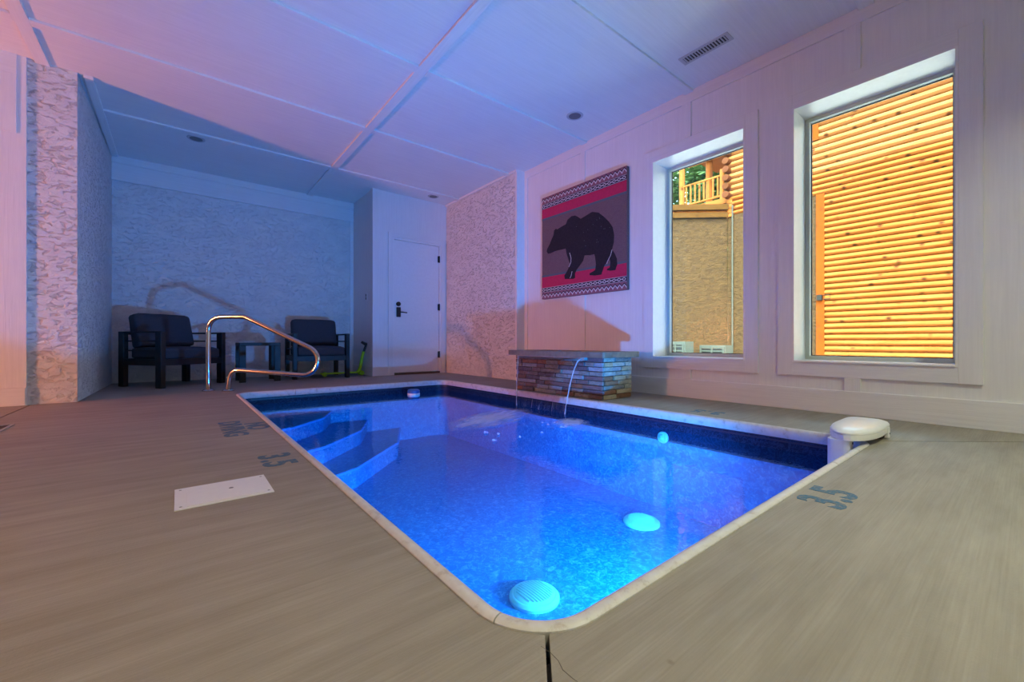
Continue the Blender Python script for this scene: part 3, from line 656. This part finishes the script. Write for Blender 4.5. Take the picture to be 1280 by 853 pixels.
# ------------------------------------------------------------------ armchairs, table
def puff(x0, x1, y0, y1, z0, z1, nm, parent, crown=.02, n=10, Mt=None):
    """a stuffed cushion: rounded box whose faces bulge"""
    mb = MB(); bm = bmesh.new(); bmesh.ops.create_cube(bm, size=2); bmesh.ops.subdivide_edges(bm, edges=bm.edges[:], cuts=n, use_grid_fill=True)
    c = Vector(((x0 + x1) / 2, (y0 + y1) / 2, (z0 + z1) / 2)); h = Vector(((x1 - x0) / 2, (y1 - y0) / 2, (z1 - z0) / 2)); r = min(h) * .55
    for v in bm.verts:
        q = Vector((v.co.x * h.x, v.co.y * h.y, v.co.z * h.z)); i = Vector([max(-(h[k] - r), min(h[k] - r, q[k])) for k in range(3)])
        d = q - i
        if d.length > 0: q = i + d.normalized() * r
        ax = min(range(3), key=lambda k: h[k]); o1, o2 = [k for k in range(3) if k != ax]
        q[ax] += math.copysign(crown, q[ax]) * (1 - v.co[o1] ** 2) * (1 - v.co[o2] ** 2) if abs(q[ax]) > 1e-4 else 0
        q += Vector([mnoise.noise(q * 7 + Vector((k * 9, 0, 0))) * .006 for k in range(3)])
        v.co = q + c
        if Mt: v.co = Mt @ v.co
    me = bpy.data.meshes.new(nm); bm.to_mesh(me); bm.free()
    return link(nm, me, M['fabric'], parent, 0, True)
def armchair():
    t = empty('armchair'); W, D, A = .72, .70, .62; lw, lt = .088, .050
    for sx_ in (-1, 1):
        xo = sx_ * (W / 2); xi = xo - sx_ * lt; x0, x1 = min(xo, xi), max(xo, xi)
        MB().box(x0, x1, -D / 2, -D / 2 + lw, 0, A).build('leg', M['black_metal'], t, .004); MB().box(x0, x1, D / 2 - lw, D / 2, 0, A).build('leg', M['black_metal'], t, .004)
        MB().box(x0, x1, -D / 2 + lw, D / 2 - lw, A - .018, A).build('armrest', M['black_metal'], t, .003)
        xm = (x0 + x1) / 2
        MB().box(xm - .009, xm + .009, -D / 2 + lw, D / 2 - lw, .505, .520).build('side_bar', M['black_metal'], t); MB().box(xm - .009, xm + .009, -D / 2 + lw, D / 2 - lw, .40, .415).build('side_bar', M['black_metal'], t)
        MB().box(xm - .018, xm + .018, -D / 2 + lw, D / 2 - lw, .245, .315).build('side_rail', M['black_metal'], t)
    i = W / 2 - lt
    MB().box(-i, i, -D / 2 + .012, -D / 2 + .052, .245, .315).build('front_rail', M['black_metal'], t, .003); MB().box(-i, i, D / 2 - .052, D / 2 - .012, .245, .315).build('back_rail', M['black_metal'], t, .003)
    MB().box(-i, i, D / 2 - .046, D / 2 - .018, A - .035, A).build('back_rail', M['black_metal'], t, .003)
    for k in range(4):
        y = -D / 2 + .14 + k * .155; MB().box(-i, i, y - .03, y + .03, .296, .306).build('seat_slat', M['black_metal'], t)
    puff(-i + .004, i - .004, -D / 2 + .01, D / 2 - .11, .308, .440, 'seat_cushion', t, .012)
    Mt = Matrix.Translation((0, D / 2 - .19, .44)) @ Matrix.Rotation(math.radians(-14), 4, 'X')
    puff(-i + .01, i - .01, -.085, .075, -.005, .395, 'back_cushion', t, .03, Mt=Mt)
    return t
ch1 = armchair(); ch1.location = (-.03, 6.33, 0); ch1.rotation_euler = (0, 0, math.radians(33))
tag(ch1, 'charcoal cushioned metal armchair angled against the stucco pillar wall', 'armchair', 'alcove armchairs')
ch2 = copy_tree(ch1); ch2.location = (1.56, 6.42, 0); ch2.rotation_euler = (0, 0, math.radians(-2)); ch2['label'] = 'charcoal cushioned metal armchair beside the lime green scooter'
st_ = tag(empty('side_table', (.815, 6.30, 0)), 'small black metal side table between the two armchairs', 'table')
for sx_ in (-1, 1):
    for sy_ in (-1, 1):
        x0, x1 = sorted((sx_ * .225, sx_ * .155)); y0, y1 = sorted((sy_ * .225, sy_ * .185)); MB().box(x0, x1, y0, y1, 0, .455).build('leg', M['black_metal'], st_, .003)
MB().box(-.225, .225, -.225, .225, .455, .495).build('table_top', M['black_metal'], st_, .004)

# ------------------------------------------------------------------ scooter
sc_ = tag(empty('kick_scooter', (2.02, 6.40, 0)), 'lime green scooter with black handle leaning in the alcove corner', 'scooter')
MB().prism(rrect(-.42, .10, -.05, .05, .045, 5), .035, .055).build('deck', M['lime'], sc_, .004)
MB().tube([(.10, 0, .045), (.135, 0, .07), (.15, -.01, .13), (.165, -.03, .26), (.185, -.05, .36)], [.022, .027, .024, .022, .022], 10).build('steering_tube', M['lime'], sc_, smooth=True)
MB().tube([(.185, -.05, .355), (.215, -.08, .47)], .018, 8).build('handle_stem', M['black_plastic'], sc_, smooth=True)
MB().tube([(.150, -.05, .505), (.195, -.07, .475), (.23, -.09, .47), (.255, -.12, .435)], [.02, .023, .023, .02], 8).build('handlebar', M['black_plastic'], sc_, smooth=True)
for x, yy in ((-.36, 0), (.16, .045), (.16, -.045)):
    MB().lathe([(.012, -.014), (.030, -.014), (.034, -.008), (.034, .008), (.030, .014), (.012, .014)], 16, Matrix.Translation((x, yy, .034)) @ Matrix.Rotation(PI / 2, 4, 'X')).build('wheel', M['lime'], sc_, smooth=True)
MB().tube([(.16, -.06, .034), (.16, .06, .034)], .006, 6).build('axle', M['black_plastic'], sc_)
MB().box(.135, .165, -.012, .012, .034, .075).build('fork', M['lime'], sc_)

# ------------------------------------------------------------------ deck cover, hall drain
dc = tag(empty('deck_lid', (.122, 1.692, 0)), 'white square plastic access lid set in the deck', 'lid')
MB().box(-.130, .130, -.112, .112, 0, .0035).build('lid_frame', M['white_plastic'], dc, .001)
MB().box(-.100, .104, -.100, .100, .0035, .0052).build('lid_plate', M['white_plastic'], dc, .0007)
for x, y in ((-.115, -.09), (-.115, .09), (.117, -.09), (.117, .09)): MB().lathe([(.004, .0), (.004, .0042), (.001, .0045)], 10, Matrix.Translation((x, y, 0))).build('screw', M['silver_grey'], dc)
MB().lathe([(.007, .0), (.007, .0056), (.001, .0058)], 12, Matrix.Translation((.02, .01, 0))).build('finger_hole', M['can_dark'], dc)
fd = tag(empty('floor_register', (-1.0, 3.70, 0)), 'dark sunken rectangular register in the deck beside the pillar', 'register')
f = MB(); f.box(-.23, .23, -.16, -.145, 0, .004).box(-.23, .23, .145, .16, 0, .004).box(-.23, -.215, -.145, .145, 0, .004).box(.215, .23, -.145, .145, 0, .004); f.build('frame', M['silver_grey'], fd)
MB().box(-.215, .215, -.145, .145, 0, .001).build('opening', M['dark_gap'], fd)
for k in range(9): MB().box(-.20 + k * .05 - .012, -.20 + k * .05 + .012, -.145, .145, .001, .003).build('slat', M['dark_gap'], fd)

# ------------------------------------------------------------------ pool alarm on the coping corner
pa = tag(empty('pool_alarm', (2.625, .560, 0.009), math.radians(0)), 'white plastic alarm unit straddling the coping at the pool corner', 'pool alarm')
def almond(x0, x1, hw, sq, n=12):
    """rounded on the pool side, squarer on the deck side"""
    pts = []
    for k in range(2 * n):
        a = 2 * PI * k / (2 * n); c_ = math.cos(a); s_ = math.sin(a); p = 1.0 if c_ < 0 else sq
        pts.append(((x0 + x1) / 2 + (x1 - x0) / 2 * math.copysign(abs(c_) ** p, c_), hw * math.copysign(abs(s_) ** p, s_)))
    return pts
AL = almond(-.155, .375, .098, .45)
MB().prism(AL, .022, .050).build('housing', M['white_plastic'], pa, .003)
mb = MB(); n0 = len(AL); cxl = .11; rows = [(1.0, .0515), (1.0, .058), (.95, .067), (.80, .077), (.5, .084), (.001, .087)]
vs = [(cxl + (p[0] - cxl) * k, p[1] * k, z) for k, z in rows for p in AL]
fs = [(r * n0 + i, r * n0 + (i + 1) % n0, (r + 1) * n0 + (i + 1) % n0, (r + 1) * n0 + i) for r in range(len(rows) - 1) for i in range(n0)] + [tuple(range(n0))[::-1]]
mb.add(vs, fs).build('cover', M['white_plastic'], pa, smooth=True)
MB().prism(rrect(-.150, -.045, -.020, .070, .03, 5), -.30, .0225).build('sensor_leg', M['white_plastic'], pa, .003)
MB().box(.215, .240, -.104, -.085, .0, .052).build('latch', M['white_plastic'], pa, .002)
MB().lathe([(.005, 0), (.004, .003), (.0005, .0035)], 10, Matrix.Translation((.228, -.104, .022)) @ Matrix.Rotation(PI / 2, 4, 'X')).build('screw', M['can_dark'], pa)
MB().lathe([(.006, 0), (.005, .004), (.0005, .0045)], 10, Matrix.Translation((-.09, -.020, .004)) @ Matrix.Rotation(PI / 2, 4, 'X')).build('screw', M['can_dark'], pa)
MB().box(.20, .35, -.075, .075, -.009, .022).build('foot', M['dark_gap'], pa)

# ------------------------------------------------------------------ outdoors: neighbour's log house
GZ = -.5
struct(MB().box(XR + TH, 60, -30, 60, GZ - .3, GZ).build('floor_outside', M['gravel']), 'gravel yard outside the windows')
XH = 16.0; YA = 7.08; FT = 5.2
lh = tag(empty('log_house', (XH, 4.2, GZ)), 'golden pine log house with a tan stucco foundation across the yard', 'house')
hi = Matrix.Translation((-XH, -4.2, -GZ))
def LH(o): o.parent = lh; o.matrix_parent_inverse = hi; return o
LH(MB().box(XH + .12, XH + 4, -6, YA, GZ, 8.8).build('wall_core', M['pine_orange']))
LH(MB().box(XH, XH + .12, 4.30, YA, GZ, FT).build('foundation', M['tan_stucco']))
def log_mesh(h, y0, y1, mat='pine'):
    mb = MB(); pr = [(.14, 0), (.05, .006), (.0, h * .16), (-.05, h * .38), (-.05, h * .62), (-.01, h * .86), (.05, h - .004), (.14, h)]
    k = len(pr); vs = [(x, y, z) for y in (y0, y1) for x, z in pr]
    fs = [(i, (i + 1) % k, (i + 1) % k + k, i + k) for i in range(k)] + [tuple(range(k))[::-1], tuple(range(k, 2 * k))]
    mb.add(vs, fs); me = bpy.data.meshes.new('log'); me.from_pydata(mb.v, [], mb.f); me.update(); me.materials.append(M[mat])
    for p in me.polygons: p.use_smooth = True
    me.set_sharp_from_angle(angle=math.radians(35)); return me
LA = log_mesh(.178, -6.0, 4.10); LB = log_mesh(.178, -6.0, YA); LC = log_mesh(.215, -6.0, YA, 'pine_pale')
z = GZ; 
while z < FT - .02:
    o = LH(link('log', LA, None)); o.location = (XH, 0, z); z += .178
o = None; z0_ = z
while z < 5.85:
    o = LH(link('log', LB, None)); o.location = (XH, 0, z); z += .178
while z < 8.8:
    o = LH(link('log', LC, None)); o.location = (XH, 0, z); z += .215
LH(MB().box(XH - .05, XH + .12, 4.10, 4.32, GZ, FT + .03).build('trim_board', M['pine_orange']))
LH(MB().box(XH - .06, XH - .035, 4.25, 4.60, 6.98, 8.6).build('trim_board', M['pine_orange']))
LH(MB().box(XH - .05, XH + .02, YA - .16, YA + .02, FT - .05, 5.82).build('corner_post', M['pine']))
lt_ = LH(MB().box(XH - .17, XH - .05, 4.14, 4.28, 1.83, 2.0).build('wall_lamp', M['outdoor_dark']))
MB().tube([(XH - .17, 4.10, 1.85), (XH - .17, 3.93, 1.85), (XH - .17, 3.93, 1.98), (XH - .17, 4.10, 1.98)], .015, 6).build('lamp_bracket', M['outdoor_dark'], lt_)
LH(MB().tube([(XH - .05, YA - .18, GZ), (XH - .05, YA - .18, 5.55)], .03, 8).build('downpipe', M['pipe_white']))
for k in range(6):
    zz = 5.95 + k * .31; LH(MB().lathe([(.001, 0), (.11, 0), (.12, .01), (.12, .30)], 16, Matrix.Translation((XH - .28, YA - .02, zz)) @ Matrix.Rotation(PI / 2, 4, 'Y')).build('log_end', M['pine_end']))
# balcony
bal = LH(MB().box(XH, XH + 2.6, YA + .02, 9.3, 5.72, 5.92).build('balcony', M['pine'])); bal['label'] = 'pine balcony with a baluster railing'
def BL(o): o.parent = bal; return o
BL(MB().tube([(XH + .1, 8.95, 5.5), (XH + .1, 8.95, 9.2)], .11, 10).build('post', M['pine'])); BL(MB().tube([(XH + .1, 7.33, 5.9), (XH + .1, 7.33, 7.05)], .09, 10).build('post', M['pine']))
BL(MB().tube([(XH + 2.3, 8.9, 5.9), (XH + 2.3, 8.9, 8.6)], .14, 10).build('post', M['pine']))
BL(MB().tube([(XH + .1, 7.35, 6.83), (XH + .1, 8.95, 6.83)], .045, 8).build('handrail', M['pine'])); BL(MB().tube([(XH + .1, 7.35, 6.05), (XH + .1, 8.95, 6.05)], .04, 8).build('bottom_rail', M['pine']))
for k in range(8): BL(MB().tube([(XH + .1, 7.50 + k * .18, 6.05), (XH + .1, 7.50 + k * .18, 6.83)], .035, 6).build('baluster', M['pine']))
BL(MB().box(XH + 1.2, XH + 4.5, 7.3, 9.6, 8.75, 8.95).build('porch_roof', M['pine_orange']))
BL(MB().box(XH + 1.9, XH + 2.2, 6.9, 9.8, 8.45, 8.75).build('roof_beam', M['pine']))
BL(MB().tube([(XH + 2.3, 8.9, 6.83), (XH + 2.3, 6.5, 6.83)], .05, 8).build('handrail', M['pine']))
# retaining wall wing with timber beams
B_ = Vector((13.35, 9.44, 0)); A_ = Vector((XH + .02, YA, 0)); dv_ = (B_ - A_); Lw = dv_.length; Mw = Matrix.Translation(A_) @ Matrix.Rotation(math.atan2(dv_.y, dv_.x), 4, 'Z')
rw = tag(empty('retaining_wall', (A_.x, A_.y, GZ)), 'tan stucco wall topped with two dark timber beams below the balcony', 'wall')
ri = Matrix.Translation((-A_.x, -A_.y, -GZ))
def RW(o): o.parent = rw; o.matrix_parent_inverse = ri; return o
RW(MB().box(.02, Lw, -.3, .0, GZ, 5.12, Mw).build('wall_body', M['tan_stucco'])); RW(MB().box(.05, Lw, -.25, .10, 5.14, 5.32, Mw).build('timber_beam', M['beam_brown'])); RW(MB().box(.05, Lw, -.25, .14, 5.42, 5.62, Mw).build('timber_beam', M['beam_brown']))
RW(MB().box(.05, Lw, -.25, -.02, 5.32, 5.42, Mw).build('spacer_board', M['pine']))
rs = random.Random(5)
RW(MB().box(.10, Lw, -.28, .05, 5.12, 5.14, Mw).build('flashing', M['outdoor_dark']))
# outdoor condensers
def condenser(x, y, hgt, wd, rz, label):
    t = tag(empty('air_conditioner', (x, y, GZ), rz), label, 'air conditioner')
    MB().box(.0, .36, -wd / 2, wd / 2, .06, hgt).build('cabinet', M['condenser_grey'], t, .01)
    MB().box(-.004, .0, -wd / 2 + .10, wd / 2 - .10, .14, hgt - .1).build('grille_opening', M['outdoor_dark'], t)
    k = 0; zz = .16
    while zz < hgt - .12: MB().box(-.02, -.004, -wd / 2 + .08, wd / 2 - .08, zz, zz + .04).build('grille_slat', M['condenser_grey'], t); zz += .135
    for yy in (-wd / 2 + .07, 0, wd / 2 - .07): MB().box(-.022, -.004, yy - .03, yy + .03, .12, hgt - .08).build('grille_post', M['condenser_grey'], t)
    for yy in (-wd / 2 + .1, wd / 2 - .1): MB().box(.05, .31, yy - .04, yy + .04, 0, .06).build('foot', M['outdoor_dark'], t)
condenser(13.0, 7.45, 1.02, .85, math.radians(-20), 'grey slatted outdoor condenser, the taller one by the stucco wall'); condenser(13.3, 6.38, .90, .95, math.radians(-12), 'grey slatted outdoor condenser, the shorter one by the downpipe')
# trees behind the balcony
def tree(x, y, hgt, rad, seed, label):
    r = random.Random(seed); t = tag(empty('broadleaf_tree', (x, y, GZ)), label, 'tree', 'trees behind the balcony')
    mb = MB(); mb.tube([(0, 0, 0), (.1, .1, hgt * .4), (0, .2, hgt * .8)], [.28, .2, .06], 8)
    for k in range(7):
        a = r.random() * 6.28; z0 = hgt * r.uniform(.3, .6); mb.tube([(0, .1, z0), (math.cos(a) * rad * .7, math.sin(a) * rad * .7, z0 + rad * .6)], [.09, .02], 6)
    mb.build('trunk', M['bark'], t)
    lf = MB()
    blobs = [(Vector((r.uniform(-.6, .6) * rad, r.uniform(-.6, .6) * rad, hgt * r.uniform(.35, 1.0))), rad * r.uniform(.28, .42)) for _ in range(40)]
    for c, rr in blobs:
        for _ in range(240):
            d = Vector((r.gauss(0, 1), r.gauss(0, 1), r.gauss(0, 1))).normalized() * rr * r.uniform(.6, 1.05); p = c + d
            q = Matrix.Rotation(r.random() * 6.28, 3, 'Z') @ Matrix.Rotation(r.uniform(-1, 1), 3, 'X'); s = r.uniform(.14, .27)
            lf.add([p + q @ Vector(v) for v in ((-s, 0, 0), (0, -s * .5, .02), (s, 0, 0), (0, s * .5, .02))], [(0, 1, 2, 3)])
    tag(lf.build('foliage', M['leaf'], t), kind='stuff')
tree(26, 16.6, 13.0, 2.9, 1, 'leafy green tree behind the outer balcony post'); tree(34.0, 17.0, 18.5, 4.2, 2, 'leafy green tree behind the balcony railing'); tree(25.5, 11.2, 11.6, 2.5, 4, 'smaller leafy tree close behind the balcony'); tree(34, 25, 17, 4.0, 5, 'leafy green tree farthest behind the retaining wall')
